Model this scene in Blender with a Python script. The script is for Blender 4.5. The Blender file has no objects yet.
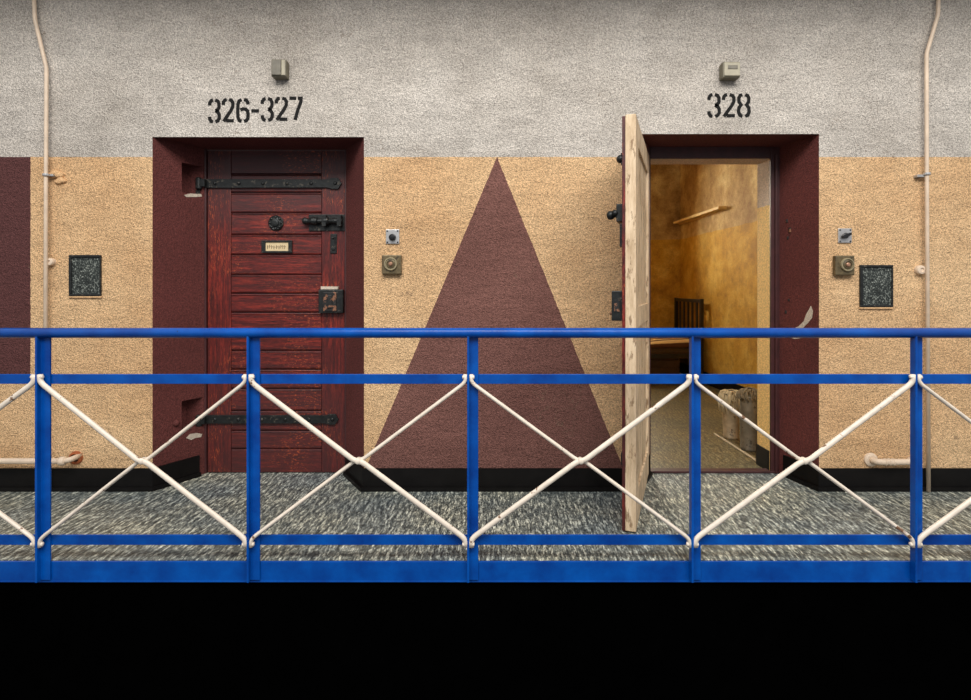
import bpy, bmesh, math, random
from mathutils import Vector, Matrix, noise as mnoise

random.seed(7)
C = bpy.context.scene.collection
SC = bpy.context.scene

# ------------------------------------------------------------------ camera
F = 559.0            # focal length in pixels of the 971 px wide frame
CZ = 1.1234          # eye height above the gallery floor
cam = bpy.data.cameras.new('camera')
cam.sensor_width = 36.0
cam.lens = F / 971.0 * 36.0
cam.shift_y = -63.0 / 971.0
cam.shift_x = -0.5 / 971.0
cam.clip_start = 0.05
camo = bpy.data.objects.new('camera', cam)
camo.location = (0, 0, CZ)
camo.rotation_euler = (math.pi / 2, 0, 0)
C.objects.link(camo)
SC.camera = camo

# ------------------------------------------------------------------ world, lights, exposure
w = bpy.data.worlds.new('world')
SC.world = w
w.use_nodes = True
bg = w.node_tree.nodes['Background']
# bright roof zone above, dim hall below
_tc = w.node_tree.nodes.new('ShaderNodeTexCoord')
_sp = w.node_tree.nodes.new('ShaderNodeSeparateXYZ')
_rp = w.node_tree.nodes.new('ShaderNodeValToRGB')
_mr = w.node_tree.nodes.new('ShaderNodeMapRange')
_mr.inputs['From Min'].default_value = -1.0
w.node_tree.links.new(_tc.outputs['Generated'], _sp.inputs[0])
w.node_tree.links.new(_sp.outputs[2], _mr.inputs['Value'])
w.node_tree.links.new(_mr.outputs[0], _rp.inputs[0])
_rp.color_ramp.elements[0].position = 0.3
_rp.color_ramp.elements[0].color = (0.10, 0.10, 0.11, 1)
_rp.color_ramp.elements[1].position = 0.68
_rp.color_ramp.elements[1].color = (0.93, 0.96, 1.0, 1)
w.node_tree.links.new(_rp.outputs[0], bg.inputs[0])
bg.inputs[1].default_value = 0.72


def area(name, loc, rot, size, power, col=(1, 1, 1), sy=None):
    l = bpy.data.lights.new(name, 'AREA')
    l.energy = power
    l.color = col
    l.size = size
    if sy:
        l.shape = 'RECTANGLE'
        l.size_y = sy
    o = bpy.data.objects.new(name, l)
    o.location = loc
    o.rotation_euler = rot
    C.objects.link(o)
    return o


# long roof light over the hall, above and in front of the gallery
area('skylight', (0.3, -1.2, 5.2), (math.radians(36), 0, 0), 7.0, 430, (1.0, 0.975, 0.94), 2.2)
# daylight through the cell window
area('cell_daylight', (1.15, 7.85, 2.35), (math.radians(-62), 0, 0), 0.8, 200, (1.0, 0.92, 0.74), 0.7)
SC.view_settings.view_transform = 'Standard'
SC.view_settings.look = 'None'
SC.view_settings.gamma = 1.0
SC.view_settings.use_curve_mapping = False
SC.view_settings.exposure = 0.16

# ------------------------------------------------------------------ measures
DD = 3.376           # distance to the door plane
DW = 3.092           # distance to the wall face
DR = 2.2836          # distance to the railing
DC = 3.54            # inner face of the cell front wall
DB = 7.39            # back wall of the cell


def P(px, py, d):
    """point seen at pixel (px, py) at distance d, used to read sizes off the photograph"""
    return Vector(((px - 486) * d / F, d, CZ - (py - 287) * d / F))


def X(px, d):
    return (px - 486) * d / F


def Z(py, d):
    return CZ - (py - 287) * d / F


# ------------------------------------------------------------------ material helpers
def lin(c):
    r = []
    for v in c:
        v /= 255.0
        r.append(v / 12.92 if v <= 0.04045 else ((v + 0.055) / 1.055) ** 2.4)
    return (*r, 1)


class NT:
    def __init__(s, name):
        s.m = bpy.data.materials.new(name)
        s.m.use_nodes = True
        s.t = s.m.node_tree
        s.b = s.t.nodes['Principled BSDF']
        s.tc = s.t.nodes.new('ShaderNodeTexCoord')

    def n(s, typ, **k):
        o = s.t.nodes.new(typ)
        for a, v in k.items():
            setattr(o, a, v)
        return o

    def l(s, a, b):
        s.t.links.new(a, b)

    def math(s, op, a, b=None, c=None):
        o = s.n('ShaderNodeMath', operation=op)
        for i, v in enumerate((a, b, c)):
            if v is None:
                continue
            if isinstance(v, (int, float)):
                o.inputs[i].default_value = v
            else:
                s.l(v, o.inputs[i])
        return o.outputs[0]

    def noise(s, scale, detail=2.0, rough=0.5, vec=None, stretch=None, rot=None):
        o = s.n('ShaderNodeTexNoise')
        o.inputs['Scale'].default_value = scale
        o.inputs['Detail'].default_value = detail
        o.inputs['Roughness'].default_value = rough
        v = vec or s.tc.outputs['Object']
        if rot:
            mp = s.n('ShaderNodeMapping')
            mp.inputs['Rotation'].default_value = rot
            s.l(v, mp.inputs['Vector'])
            v = mp.outputs[0]
        if stretch:
            mp = s.n('ShaderNodeMapping')
            mp.inputs['Scale'].default_value = stretch
            s.l(v, mp.inputs['Vector'])
            v = mp.outputs[0]
        s.l(v, o.inputs['Vector'])
        return o.outputs['Fac']

    def ramp(s, fac, stops, interp='LINEAR'):
        o = s.n('ShaderNodeValToRGB')
        o.color_ramp.interpolation = interp
        e = o.color_ramp.elements
        while len(e) < len(stops):
            e.new(0.5)
        for i, (p, c) in enumerate(stops):
            e[i].position = p
            e[i].color = c if len(c) == 4 else lin(c)
        s.l(fac, o.inputs[0])
        return o.outputs[0]

    def mix(s, fac, a, b, mode='MIX'):
        o = s.n('ShaderNodeMix', data_type='RGBA', blend_type=mode)
        if isinstance(fac, (int, float)):
            o.inputs[0].default_value = fac
        else:
            s.l(fac, o.inputs[0])
        for i, v in ((6, a), (7, b)):
            if isinstance(v, tuple):
                o.inputs[i].default_value = v if len(v) == 4 else lin(v)
            else:
                s.l(v, o.inputs[i])
        return o.outputs[2]

    def bump(s, h, strength=0.5, dist=0.005, prev=None):
        o = s.n('ShaderNodeBump')
        o.inputs['Strength'].default_value = strength
        o.inputs['Distance'].default_value = dist
        s.l(h, o.inputs['Height'])
        if prev is not None:
            s.l(prev, o.inputs['Normal'])
        return o.outputs[0]

    def out(s, col, rough=0.6, normal=None, metal=0.0, spec=None):
        if isinstance(col, tuple):
            s.b.inputs['Base Color'].default_value = col if len(col) == 4 else lin(col)
        else:
            s.l(col, s.b.inputs['Base Color'])
        if isinstance(rough, (int, float)):
            s.b.inputs['Roughness'].default_value = rough
        else:
            s.l(rough, s.b.inputs['Roughness'])
        s.b.inputs['Metallic'].default_value = metal
        if spec is not None:
            s.b.inputs['Specular IOR Level'].default_value = spec
        if normal is not None:
            s.l(normal, s.b.inputs['Normal'])
        return s.m


def gray(v):
    return (v, v, v, 1)


def grain(n, col, amount=0.5, scale=75.0):
    """fine grit of rendered plaster, light and dark grains"""
    g = n.noise(scale, 3, 0.75)
    g2 = n.noise(scale * 2.2, 1, 0.6)
    g = n.math('ADD', n.math('MULTIPLY', g, 0.45), n.math('MULTIPLY', g2, 0.55))
    lo, hi = 1 - amount, 1 + amount * 1.1
    r = n.ramp(g, [(0.37, gray(lo)), (0.5, gray(1.0)), (0.63, gray(hi))])
    return n.mix(1.0, col, r, 'MULTIPLY'), g


def plaster(name, rgb, amount=0.32, bump=0.9, scale=85, rough=0.9, blot=0.12):
    n = NT(name)
    big = n.noise(2.2, 4, 0.6)
    br = n.ramp(big, [(0.3, gray(1 - blot)), (0.7, gray(1 + blot))])
    c = n.mix(1.0, rgb, br, 'MULTIPLY')
    c, g = grain(n, c, amount, scale)
    return n.out(c, rough, n.bump(g, bump, 0.008), spec=0.25)


def simple(name, rgb, rough=0.5, metal=0.0, var=0.2, scale=30, bump=0.2, spec=None, rgb2=None, cut=0.6):
    n = NT(name)
    a = n.noise(scale, 4, 0.6)
    r = n.ramp(a, [(0.3, gray(1 - var)), (0.7, gray(1 + var))])
    c = n.mix(1.0, rgb, r, 'MULTIPLY')
    if rgb2:
        k = n.noise(scale * 0.8, 5, 0.65, rot=(0.4, 0.2, 1.0))
        c = n.mix(n.ramp(k, [(cut, gray(0)), (cut + 0.04, gray(1))]), c, rgb2)
    return n.out(c, rough, n.bump(a, bump, 0.002), metal, spec)


# the wall: warm white above, sand below, with a painted mauve triangle and a
# painted mauve field at the left
def wall_material():
    n = NT('painted_wall_plaster')
    sep = n.n('ShaderNodeSeparateXYZ')
    n.l(n.tc.outputs['Object'], sep.inputs[0])
    x, z = sep.outputs[0], sep.outputs[2]
    wob = n.math('MULTIPLY', n.math('SUBTRACT', n.noise(30, 2), 0.5), 0.006)
    zz = n.math('ADD', z, wob)
    xx = n.math('ADD', x, wob)
    up = n.math('GREATER_THAN', zz, Z(157, DW))
    big = n.noise(1.3, 5, 0.62)
    mid = n.noise(6, 4, 0.6, stretch=(1, 1, 2.2))
    cu = n.mix(n.ramp(big, [(0.3, gray(0)), (0.7, gray(1))]), (170, 161, 150), (200, 192, 182))
    cu = n.mix(1.0, cu, n.ramp(mid, [(0.3, gray(0.88)), (0.7, gray(1.1))]), 'MULTIPLY')
    cl = n.mix(n.ramp(big, [(0.3, gray(0)), (0.7, gray(1))]), (196, 155, 112), (218, 183, 140))
    cl = n.mix(1.0, cl, n.ramp(mid, [(0.3, gray(0.92)), (0.7, gray(1.07))]), 'MULTIPLY')
    c = n.mix(up, cl, cu)
    # triangle: apex, base left, base right
    az = Z(157, DW); bz = Z(468, DW)
    ax, bl, br = X(497, DW), X(366, DW), X(623, DW)
    t = n.math('DIVIDE', n.math('SUBTRACT', az, zz), az - bz)
    left = n.math('ADD', n.math('MULTIPLY', t, bl - ax), ax)
    right = n.math('ADD', n.math('MULTIPLY', t, br - ax), ax)
    tri = n.math('MULTIPLY', n.math('GREATER_THAN', xx, left), n.math('LESS_THAN', xx, right))
    tri = n.math('MULTIPLY', tri, n.math('GREATER_THAN', t, 0.0))
    fld = n.math('MULTIPLY', n.math('LESS_THAN', xx, X(30.5, DW)), n.math('GREATER_THAN', zz, Z(380, DW)))
    fld = n.math('MULTIPLY', fld, n.math('SUBTRACT', 1.0, up))
    m1 = n.mix(n.ramp(big, [(0.3, gray(0)), (0.7, gray(1))]), (102, 68, 61), (128, 89, 80))
    c = n.mix(tri, c, m1)
    c = n.mix(fld, c, (88, 54, 52))
    # hairline cracks
    vo = n.n('ShaderNodeTexNoise')
    vo.inputs['Scale'].default_value = 2.4
    vo.inputs['Detail'].default_value = 7
    n.l(n.tc.outputs['Object'], vo.inputs['Vector'])
    cr = n.math('ABSOLUTE', n.math('SUBTRACT', vo.outputs['Fac'], 0.5))
    crm = n.math('MULTIPLY', n.math('LESS_THAN', cr, 0.0016), n.math('GREATER_THAN', n.noise(1.7, 1), 0.56))
    c = n.mix(n.math('MULTIPLY', crm, 0.45), c, (110, 92, 76))
    c, g = grain(n, c, 0.42, 75)
    b = n.bump(mid, 0.45, 0.03)
    b = n.bump(g, 1.0, 0.012, b)
    return n.out(c, 0.92, b, spec=0.2)


def floor_material(name, c1, c2, c3):
    n = NT(name)
    s = n.noise(62, 4, 0.75, rot=(0, 0, math.radians(-88)), stretch=(0.22, 1, 1))
    s2 = n.noise(150, 2, 0.6, rot=(0, 0, math.radians(-88)), stretch=(0.3, 1, 1))
    c = n.ramp(s, [(0.37, c1), (0.5, c2), (0.62, c3)])
    c = n.mix(1.0, c, n.ramp(s2, [(0.38, gray(0.4)), (0.62, gray(1.6))]), 'MULTIPLY')
    big = n.noise(2.5, 3)
    c = n.mix(1.0, c, n.ramp(big, [(0.35, (0.82, 0.86, 0.9, 1)), (0.65, (1.2, 1.13, 1.0, 1))]), 'MULTIPLY')
    return n.out(c, 0.42, n.bump(s, 0.4, 0.002), spec=0.4)


def wood_red(name, vertical=False):
    n = NT(name)
    st = (16, 4, 1.2) if vertical else (1.2, 4, 16)
    a = n.noise(5, 6, 0.7, stretch=st)
    fine = n.noise(26, 4, 0.7, stretch=st)
    c = n.ramp(a, [(0.3, (48, 14, 12)), (0.5, (88, 22, 17)), (0.7, (142, 44, 29))])
    c = n.mix(1.0, c, n.ramp(fine, [(0.36, gray(0.45)), (0.64, gray(1.5))]), 'MULTIPLY')
    # faded top; both darker ends also paint in the brighter-lit middle of the leaf
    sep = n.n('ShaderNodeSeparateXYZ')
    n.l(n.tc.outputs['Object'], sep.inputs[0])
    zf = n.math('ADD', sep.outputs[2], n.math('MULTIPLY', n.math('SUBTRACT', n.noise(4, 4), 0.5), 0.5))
    fade_light = n.ramp(n.math('DIVIDE', zf, 2.0), [(0.2, gray(0.55)), (0.42, gray(0)), (0.72, gray(0)), (0.88, gray(0.8))])
    c = n.mix(fade_light, c, (66, 36, 36))
    # worn flecks down to orange primer
    k = n.noise(70, 6, 0.75, stretch=((2.6, 2, 0.5) if vertical else (0.7, 2, 1.6)))
    k2 = n.noise(3.2, 3, 0.5)
    wear = n.math('MULTIPLY', n.ramp(k, [(0.56, gray(0)), (0.6, gray(1))]), n.ramp(k2, [(0.46, gray(0)), (0.56, gray(1))]))
    c = n.mix(n.math('MULTIPLY', wear, 0.75), c, (178, 82, 44))
    return n.out(c, n.ramp(fine, [(0.3, gray(0.32)), (0.7, gray(0.55))]), n.bump(fine, 0.5, 0.002), spec=0.45)


def blue_paint():
    n = NT('blue_railing_paint')
    a = n.noise(7, 4, 0.6)
    b = n.noise(60, 3, 0.6)
    c = n.ramp(a, [(0.3, (0, 52, 128)), (0.7, (0, 82, 168))])
    c = n.mix(n.ramp(n.noise(38, 6, 0.7), [(0.7, gray(0)), (0.74, gray(1))]), c, (14, 22, 44))
    return n.out(c, 0.3, n.bump(b, 0.35, 0.0015), spec=0.3)


def cell_wall(name):
    n = NT(name)
    sep = n.n('ShaderNodeSeparateXYZ')
    n.l(n.tc.outputs['Object'], sep.inputs[0])
    z = n.math('ADD', sep.outputs[2], n.math('MULTIPLY', n.math('SUBTRACT', n.noise(7, 3), 0.5), 0.03))
    up = n.math('GREATER_THAN', z, 1.75)
    a = n.noise(2.6, 7, 0.68)
    d = n.noise(9, 6, 0.7)
    low = n.ramp(a, [(0.34, (150, 106, 32)), (0.5, (188, 144, 50)), (0.68, (212, 174, 86))])
    hi = n.ramp(a, [(0.36, (140, 106, 60)), (0.52, (178, 146, 92)), (0.66, (208, 184, 132))])
    c = n.mix(up, low, hi)
    st = n.ramp(d, [(0.52, gray(0)), (0.62, gray(1))])
    c = n.mix(n.math('MULTIPLY', st, 0.28), c, (108, 76, 34))
    c, g = grain(n, c, 0.16, 60)
    return n.out(c, 0.75, n.bump(d, 0.4, 0.01), spec=0.3)


def jamb_mat():
    n = NT('jamb_paint')
    sep = n.n('ShaderNodeSeparateXYZ')
    n.l(n.tc.outputs['Object'], sep.inputs[0])
    z = n.math('ADD', sep.outputs[2], n.math('MULTIPLY', n.math('SUBTRACT', n.noise(20, 3), 0.5), 0.02))
    c = n.mix(n.math('GREATER_THAN', z, 1.62), (240, 202, 130), (206, 186, 166))
    c, g = grain(n, c, 0.28, 60)
    return n.out(c, 0.8, n.bump(g, 0.7, 0.006), spec=0.3)


def cream_peeling():
    n = NT('cream_door_paint')
    a = n.noise(4, 6, 0.7, stretch=(6, 6, 1))
    c = n.ramp(a, [(0.32, (176, 148, 114)), (0.52, (216, 190, 156)), (0.7, (236, 214, 182))])
    k = n.noise(16, 6, 0.72, stretch=(2.2, 2.2, 0.6))
    c = n.mix(n.ramp(k, [(0.55, gray(0)), (0.6, gray(0.8))]), c, (126, 98, 70))
    return n.out(c, 0.6, n.bump(k, 0.5, 0.003), spec=0.3)


def striped():
    n = NT('striped_blanket')
    wv = n.n('ShaderNodeTexWave', wave_type='BANDS', bands_direction='Y')
    wv.inputs['Scale'].default_value = 3.0
    wv.inputs['Distortion'].default_value = 0.8
    n.l(n.tc.outputs['Object'], wv.inputs['Vector'])
    c = n.ramp(wv.outputs['Fac'], [(0.35, (222, 190, 134)), (0.55, (214, 180, 126)), (0.72, (92, 58, 36))])
    return n.out(c, 0.9, spec=0.2)


def hatch_mat():
    n = NT('dark_speckled_panel')
    a = n.noise(110, 3, 0.75)
    c = n.ramp(a, [(0.42, (20, 24, 22)), (0.54, (50, 56, 52)), (0.66, (150, 154, 144))])
    return n.out(c, 0.6, n.bump(a, 0.8, 0.004), spec=0.4)


M = {
    'wall': wall_material(),
    'maroon': plaster('maroon_reveal_plaster', (96, 50, 46), 0.38, 1.0, 75, 0.75),
    'frame': simple('dark_maroon_frame_paint', (62, 30, 30), 0.45, var=0.3, scale=18, bump=0.3),
    'black': simple('black_skirting_paint', (17, 15, 14), 0.5, var=0.3, scale=14, bump=0.25, spec=0.15),
    'floor': floor_material('grey_floor_sheet', (58, 64, 66), (106, 111, 108), (196, 198, 186)),
    'cfloor': floor_material('brown_cell_floor', (62, 54, 38), (96, 86, 60), (134, 122, 90)),
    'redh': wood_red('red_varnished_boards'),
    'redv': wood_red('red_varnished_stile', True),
    'iron': simple('black_painted_iron', (30, 32, 31), 0.42, 0.3, 0.5, 45, 0.6, rgb2=(84, 78, 68), cut=0.6),
    'iron_rust': simple('worn_lock_iron', (34, 34, 32), 0.5, 0.2, 0.5, 40, 0.7, rgb2=(140, 96, 70), cut=0.53),
    'blue': blue_paint(),
    'rod': simple('offwhite_brace_paint', (222, 208, 190), 0.45, var=0.12, scale=24, bump=0.3, rgb2=(120, 86, 60), cut=0.62),
    'pipe': simple('cream_pipe_paint', (212, 190, 166), 0.5, var=0.12, scale=16, bump=0.3, rgb2=(150, 124, 98), cut=0.68),
    'cream': cream_peeling(),
    'jamb': jamb_mat(),
    'cellwall': cell_wall('ochre_cell_wall'),
    'ceil': simple('ceiling_paint', (176, 170, 160), 0.9, var=0.08, scale=4),
    'hatch': hatch_mat(),
    'steel': simple('brushed_steel', (186, 184, 182), 0.35, 0.6, 0.2, 30, 0.2),
    'brass': simple('tarnished_brass', (104, 90, 64), 0.45, 0.4, 0.35, 50, 0.5, rgb2=(70, 60, 46), cut=0.58),
    'brasslight': simple('worn_brass_rim', (160, 148, 118), 0.4, 0.4, 0.2, 50, 0.3),
    'knob': simple('black_plastic', (22, 22, 24), 0.3, var=0.1),
    'copper': simple('copper_button', (168, 126, 100), 0.4, 0.4, 0.2, 60, 0.2),
    'olive': simple('olive_enamel', (108, 102, 84), 0.5, var=0.2, scale=30, bump=0.2, rgb2=(92, 84, 66), cut=0.64),
    'beige': simple('beige_plastic', (166, 158, 136), 0.5, var=0.1, scale=30),
    'grime': simple('dark_lens', (104, 98, 84), 0.4, var=0.2, scale=30),
    'stencil': plaster('black_stencil_paint', (24, 23, 22), 0.3, 0.8, 85, 0.85),
    'paper': simple('yellowed_paper', (212, 190, 148), 0.8, var=0.08, scale=60),
    'ink': simple('brown_ink', (98, 74, 50), 0.8),
    'rust': simple('rust', (158, 84, 44), 0.9, var=0.35, scale=70, bump=0.6),
    'sand': plaster('sand_plaster', (206, 166, 122), 0.25, 0.8, 80),
    'chip': plaster('bare_plaster', (196, 182, 164), 0.2, 0.6, 80),
    'bedmetal': simple('dark_bed_paint', (34, 27, 20), 0.45, var=0.25, scale=20),
    'blanket': striped(),
    'mattress': simple('mattress_ticking', (92, 72, 50), 0.9, var=0.15, scale=20),
    'crate': simple('brown_crate_wood', (78, 52, 28), 0.7, var=0.3, scale=14, bump=0.3),
    'can': simple('weathered_zinc', (176, 158, 128), 0.55, 0.15, 0.3, 18, 0.4, rgb2=(92, 76, 54), cut=0.6),
    'can2': simple('weathered_grey_zinc', (116, 108, 92), 0.55, 0.15, 0.3, 18, 0.4, rgb2=(72, 62, 46), cut=0.58),
    'strand': simple('cotton_yarn', (206, 188, 150), 0.95, var=0.2, scale=50),
    'strand2': simple('grey_cotton_yarn', (140, 126, 100), 0.95, var=0.25, scale=50),
    'shelf': simple('pale_shelf_wood', (214, 184, 128), 0.7, var=0.15, scale=20),
    'girder': simple('black_girder_paint', (2, 2, 2), 0.9, var=0.2, scale=8, spec=0.0),
    'board': simple('whitewashed_board', (176, 160, 132), 0.8, var=0.2, scale=20),
}


# ------------------------------------------------------------------ mesh helpers
def link(name, bm, mat, parent=None, smooth=False, bevel=0.0, seg=2, loc=None, recalc=True):
    me = bpy.data.meshes.new(name)
    if recalc:
        bmesh.ops.recalc_face_normals(bm, faces=bm.faces)
    bm.to_mesh(me)
    bm.free()
    for m in (mat if isinstance(mat, (list, tuple)) else [mat]):
        me.materials.append(m)
    if smooth:
        for p in me.polygons:
            p.use_smooth = True
    o = bpy.data.objects.new(name, me)
    C.objects.link(o)
    if loc is not None:
        o.location = loc
    if parent:
        o.parent = parent
    if bevel:
        b = o.modifiers.new('bevel', 'BEVEL')
        b.width = bevel
        b.segments = seg
        b.limit_method = 'ANGLE'
    return o


def box(bm, x0, x1, y0, y1, z0, z1, mi=0):
    v = [bm.verts.new(p) for p in ((x0, y0, z0), (x1, y0, z0), (x1, y1, z0), (x0, y1, z0),
                                   (x0, y0, z1), (x1, y0, z1), (x1, y1, z1), (x0, y1, z1))]
    for f in ((0, 3, 2, 1), (4, 5, 6, 7), (0, 1, 5, 4), (1, 2, 6, 5), (2, 3, 7, 6), (3, 0, 4, 7)):
        bm.faces.new([v[i] for i in f]).material_index = mi
    return v


def prism_y(bm, pts, y0, y1, mi=0):
    """extrude an outline in the xz plane from y0 to y1"""
    a = [bm.verts.new((p[0], y0, p[1])) for p in pts]
    b = [bm.verts.new((p[0], y1, p[1])) for p in pts]
    n = len(pts)
    bm.faces.new(a).material_index = mi
    bm.faces.new(b[::-1]).material_index = mi
    for i in range(n):
        bm.faces.new((a[i], b[i], b[(i + 1) % n], a[(i + 1) % n])).material_index = mi


def prism_z(bm, pts, z0, z1, mi=0):
    a = [bm.verts.new((p[0], p[1], z0)) for p in pts]
    b = [bm.verts.new((p[0], p[1], z1)) for p in pts]
    n = len(pts)
    bm.faces.new(a[::-1]).material_index = mi
    bm.faces.new(b).material_index = mi
    for i in range(n):
        bm.faces.new((a[i], a[(i + 1) % n], b[(i + 1) % n], b[i])).material_index = mi


def lathe(bm, prof, origin, axis='Z', seg=24, mi=0, squash=(1, 1)):
    """prof: list of (radius, height) along the axis; capped when radius is 0"""
    O = Vector(origin)
    rings = []
    for r, h in prof:
        ring = []
        for i in range(seg):
            a = 2 * math.pi * i / seg
            u, v = r * math.cos(a) * squash[0], r * math.sin(a) * squash[1]
            if axis == 'Z':
                p = Vector((u, v, h))
            elif axis == 'Y':
                p = Vector((u, h, v))
            else:
                p = Vector((h, u, v))
            ring.append(bm.verts.new(O + p))
        rings.append(ring)
    for a, b in zip(rings, rings[1:]):
        for i in range(seg):
            bm.faces.new((a[i], a[(i + 1) % seg], b[(i + 1) % seg], b[i])).material_index = mi
    bm.faces.new(rings[0][::-1]).material_index = mi
    bm.faces.new(rings[-1]).material_index = mi


def tube(bm, pts, r, seg=12, mi=0, r2=None, up=Vector((0, 1, 0))):
    """sweep an ellipse (r across, r2 along `up`) along a polyline"""
    r2 = r2 or r
    pts = [Vector(p) for p in pts]
    rings = []
    for i, p in enumerate(pts):
        d0 = (p - pts[i - 1]).normalized() if i else None
        d1 = (pts[i + 1] - p).normalized() if i < len(pts) - 1 else None
        t = ((d0 or d1) + (d1 or d0)).normalized()
        k = 1.0
        if d0 and d1:
            k = 1.0 / max(0.5, t.dot(d0))
        s = t.cross(up)
        if s.length < 1e-4:
            s = t.cross(Vector((1, 0, 0)))
        s.normalize()
        q = s.cross(t).normalized()
        rings.append([bm.verts.new(p + s * (r * k * math.cos(2 * math.pi * j / seg)) + q * (r2 * math.sin(2 * math.pi * j / seg))) for j in range(seg)])
    for a, b in zip(rings, rings[1:]):
        for j in range(seg):
            bm.faces.new((a[j], a[(j + 1) % seg], b[(j + 1) % seg], b[j])).material_index = mi
    bm.faces.new(rings[0][::-1]).material_index = mi
    bm.faces.new(rings[-1]).material_index = mi


def arc_pts(pts, n=4, r=0.03):
    """round the corners of a polyline"""
    pts = [Vector(p) for p in pts]
    out = [pts[0]]
    for i in range(1, len(pts) - 1):
        a = (pts[i - 1] - pts[i]); b = (pts[i + 1] - pts[i])
        rr = min(r, a.length * 0.45, b.length * 0.45)
        p0 = pts[i] + a.normalized() * rr
        p2 = pts[i] + b.normalized() * rr
        for k in range(n + 1):
            t = k / n
            out.append(p0 * (1 - t) ** 2 + pts[i] * 2 * t * (1 - t) + p2 * t * t)
    out.append(pts[-1])
    return out


def ball(bm, c, r, seg=12, sc=(1, 1, 1), mi=0):
    m = Matrix.Translation(c) @ Matrix.Diagonal((sc[0], sc[1], sc[2], 1))
    res = bmesh.ops.create_uvsphere(bm, u_segments=seg, v_segments=max(6, seg // 2), radius=r, matrix=m)
    for v in res['verts']:
        for f in v.link_faces:
            f.material_index = mi


def tag(o, label, cat, group=None):
    o['label'] = label
    o['category'] = cat
    if group:
        o['group'] = group
    return o


def thing(name, label, cat, loc=(0, 0, 0), rotz=0, group=None):
    o = bpy.data.objects.new(name, None)
    o.empty_display_size = 0.1
    C.objects.link(o)
    o.location = loc
    o.rotation_euler = (0, 0, rotz)
    return tag(o, label, cat, group)


def struct(o, label=None):
    o['kind'] = 'structure'
    if label:
        o['label'] = label
    return o


BM = bmesh.new

# ================================================================== THE SETTING
XL, XR = -3.6, 3.6          # how far wall, floor and railing run
ZT = 3.05                   # underside of the gallery above
# door openings, left and right: (outer left, outer right) on the wall face, (inner left, inner right) in the door plane
A = dict(ol=X(152.5, DW), orr=X(364, DW), il=X(206.5, DD), ir=X(345.5, DD), top=Z(137, DW))
B = dict(ol=X(637, DW), orr=X(819, DW), il=X(649.5, DD), ir=X(779, DD), top=Z(134, DW))

# gallery front wall, a thick slab with two openings
bm = BM()


def face(bm, pts, mi=0):
    return bm.faces.new([bm.verts.new(p) for p in pts])


zb = 0.0
for (x0, x1) in ((XL, A['ol']), (A['orr'], B['ol']), (B['orr'], XR)):
    for za, zc in ((zb, min(A['top'], B['top'])),):
        face(bm, [(x0, DW, za), (x1, DW, za), (x1, DW, 1.9), (x0, DW, 1.9)])
for (x0, x1, z0) in ((XL, A['ol'], 1.9), (A['ol'], A['orr'], A['top']), (A['orr'], B['ol'], 1.9), (B['ol'], B['orr'], B['top']), (B['orr'], XR, 1.9)):
    face(bm, [(x0, DW, z0), (x1, DW, z0), (x1, DW, ZT + 0.2), (x0, DW, ZT + 0.2)])
bmesh.ops.remove_doubles(bm, verts=bm.verts, dist=1e-5)
wall = struct(link('wall_front', bm, M['wall'], recalc=False), 'white over sand plaster wall with painted mauve triangle')


def reveal(bm, o, holes=()):
    """maroon splayed sides and soffit; holes = (u0,u1,z0,z1) pockets cut into the left side"""
    pl0, pl1 = Vector((o['ol'], DW, 0)), Vector((o['il'], DD, 0))
    us = sorted({0, 1, *[h[0] for h in holes], *[h[1] for h in holes]})
    zs = sorted({0, o['top'], *[h[2] for h in holes], *[h[3] for h in holes]})

    def q(u, z, dx=0):
        p = pl0.lerp(pl1, u)
        return (p.x + dx, p.y, z)
    for a, b in zip(us, us[1:]):
        for c, d in zip(zs, zs[1:]):
            if any(h[0] <= a < h[1] and h[2] <= c < h[3] for h in holes):
                D = -0.10
                face(bm, [q(a, c, D), q(b, c, D), q(b, d, D), q(a, d, D)])
                face(bm, [q(a, c), q(a, c, D), q(a, d, D), q(a, d)])
                face(bm, [q(b, c), q(b, d), q(b, d, D), q(b, c, D)])
                face(bm, [q(a, c), q(b, c), q(b, c, D), q(a, c, D)])
                face(bm, [q(a, d), q(a, d, D), q(b, d, D), q(b, d)])
            else:
                face(bm, [q(a, c), q(b, c), q(b, d), q(a, d)])
    face(bm, [(o['ir'], DD, 0), (o['orr'], DW, 0), (o['orr'], DW, o['top']), (o['ir'], DD, o['top'])])
    face(bm, [(o['ol'], DW, o['top']), (o['il'], DD, o['top']), (o['ir'], DD, o['top']), (o['orr'], DW, o['top'])])


bm = BM()
reveal(bm, A, [(0.52, 0.93, 1.672, 1.845), (0.52, 0.93, 0.29, 0.462)])
bmesh.ops.remove_doubles(bm, verts=bm.verts, dist=1e-5)
ra = struct(link('trim_1', bm, M['maroon'], recalc=False), 'maroon plaster recess around the closed red door')
bm = BM()
reveal(bm, B)
bmesh.ops.remove_doubles(bm, verts=bm.verts, dist=1e-5)
rb = struct(link('trim_2', bm, M['maroon'], recalc=False), 'maroon plaster recess around the open doorway')

# patches where the paint of the recess has come off
def patch(name, pts3, nrm, parent, mat=M['chip'], th=0.0015):
    bm = BM()
    nrm = Vector(nrm).normalized()
    a = [bm.verts.new(Vector(p) + nrm * th) for p in pts3]
    b = [bm.verts.new(Vector(p) - nrm * th) for p in pts3]
    bm.faces.new(a)
    bm.faces.new(b[::-1])
    for i in range(len(a)):
        bm.faces.new((a[i], b[i], b[(i + 1) % len(a)], a[(i + 1) % len(a)]))
    return link(name, bm, mat, parent)


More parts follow.
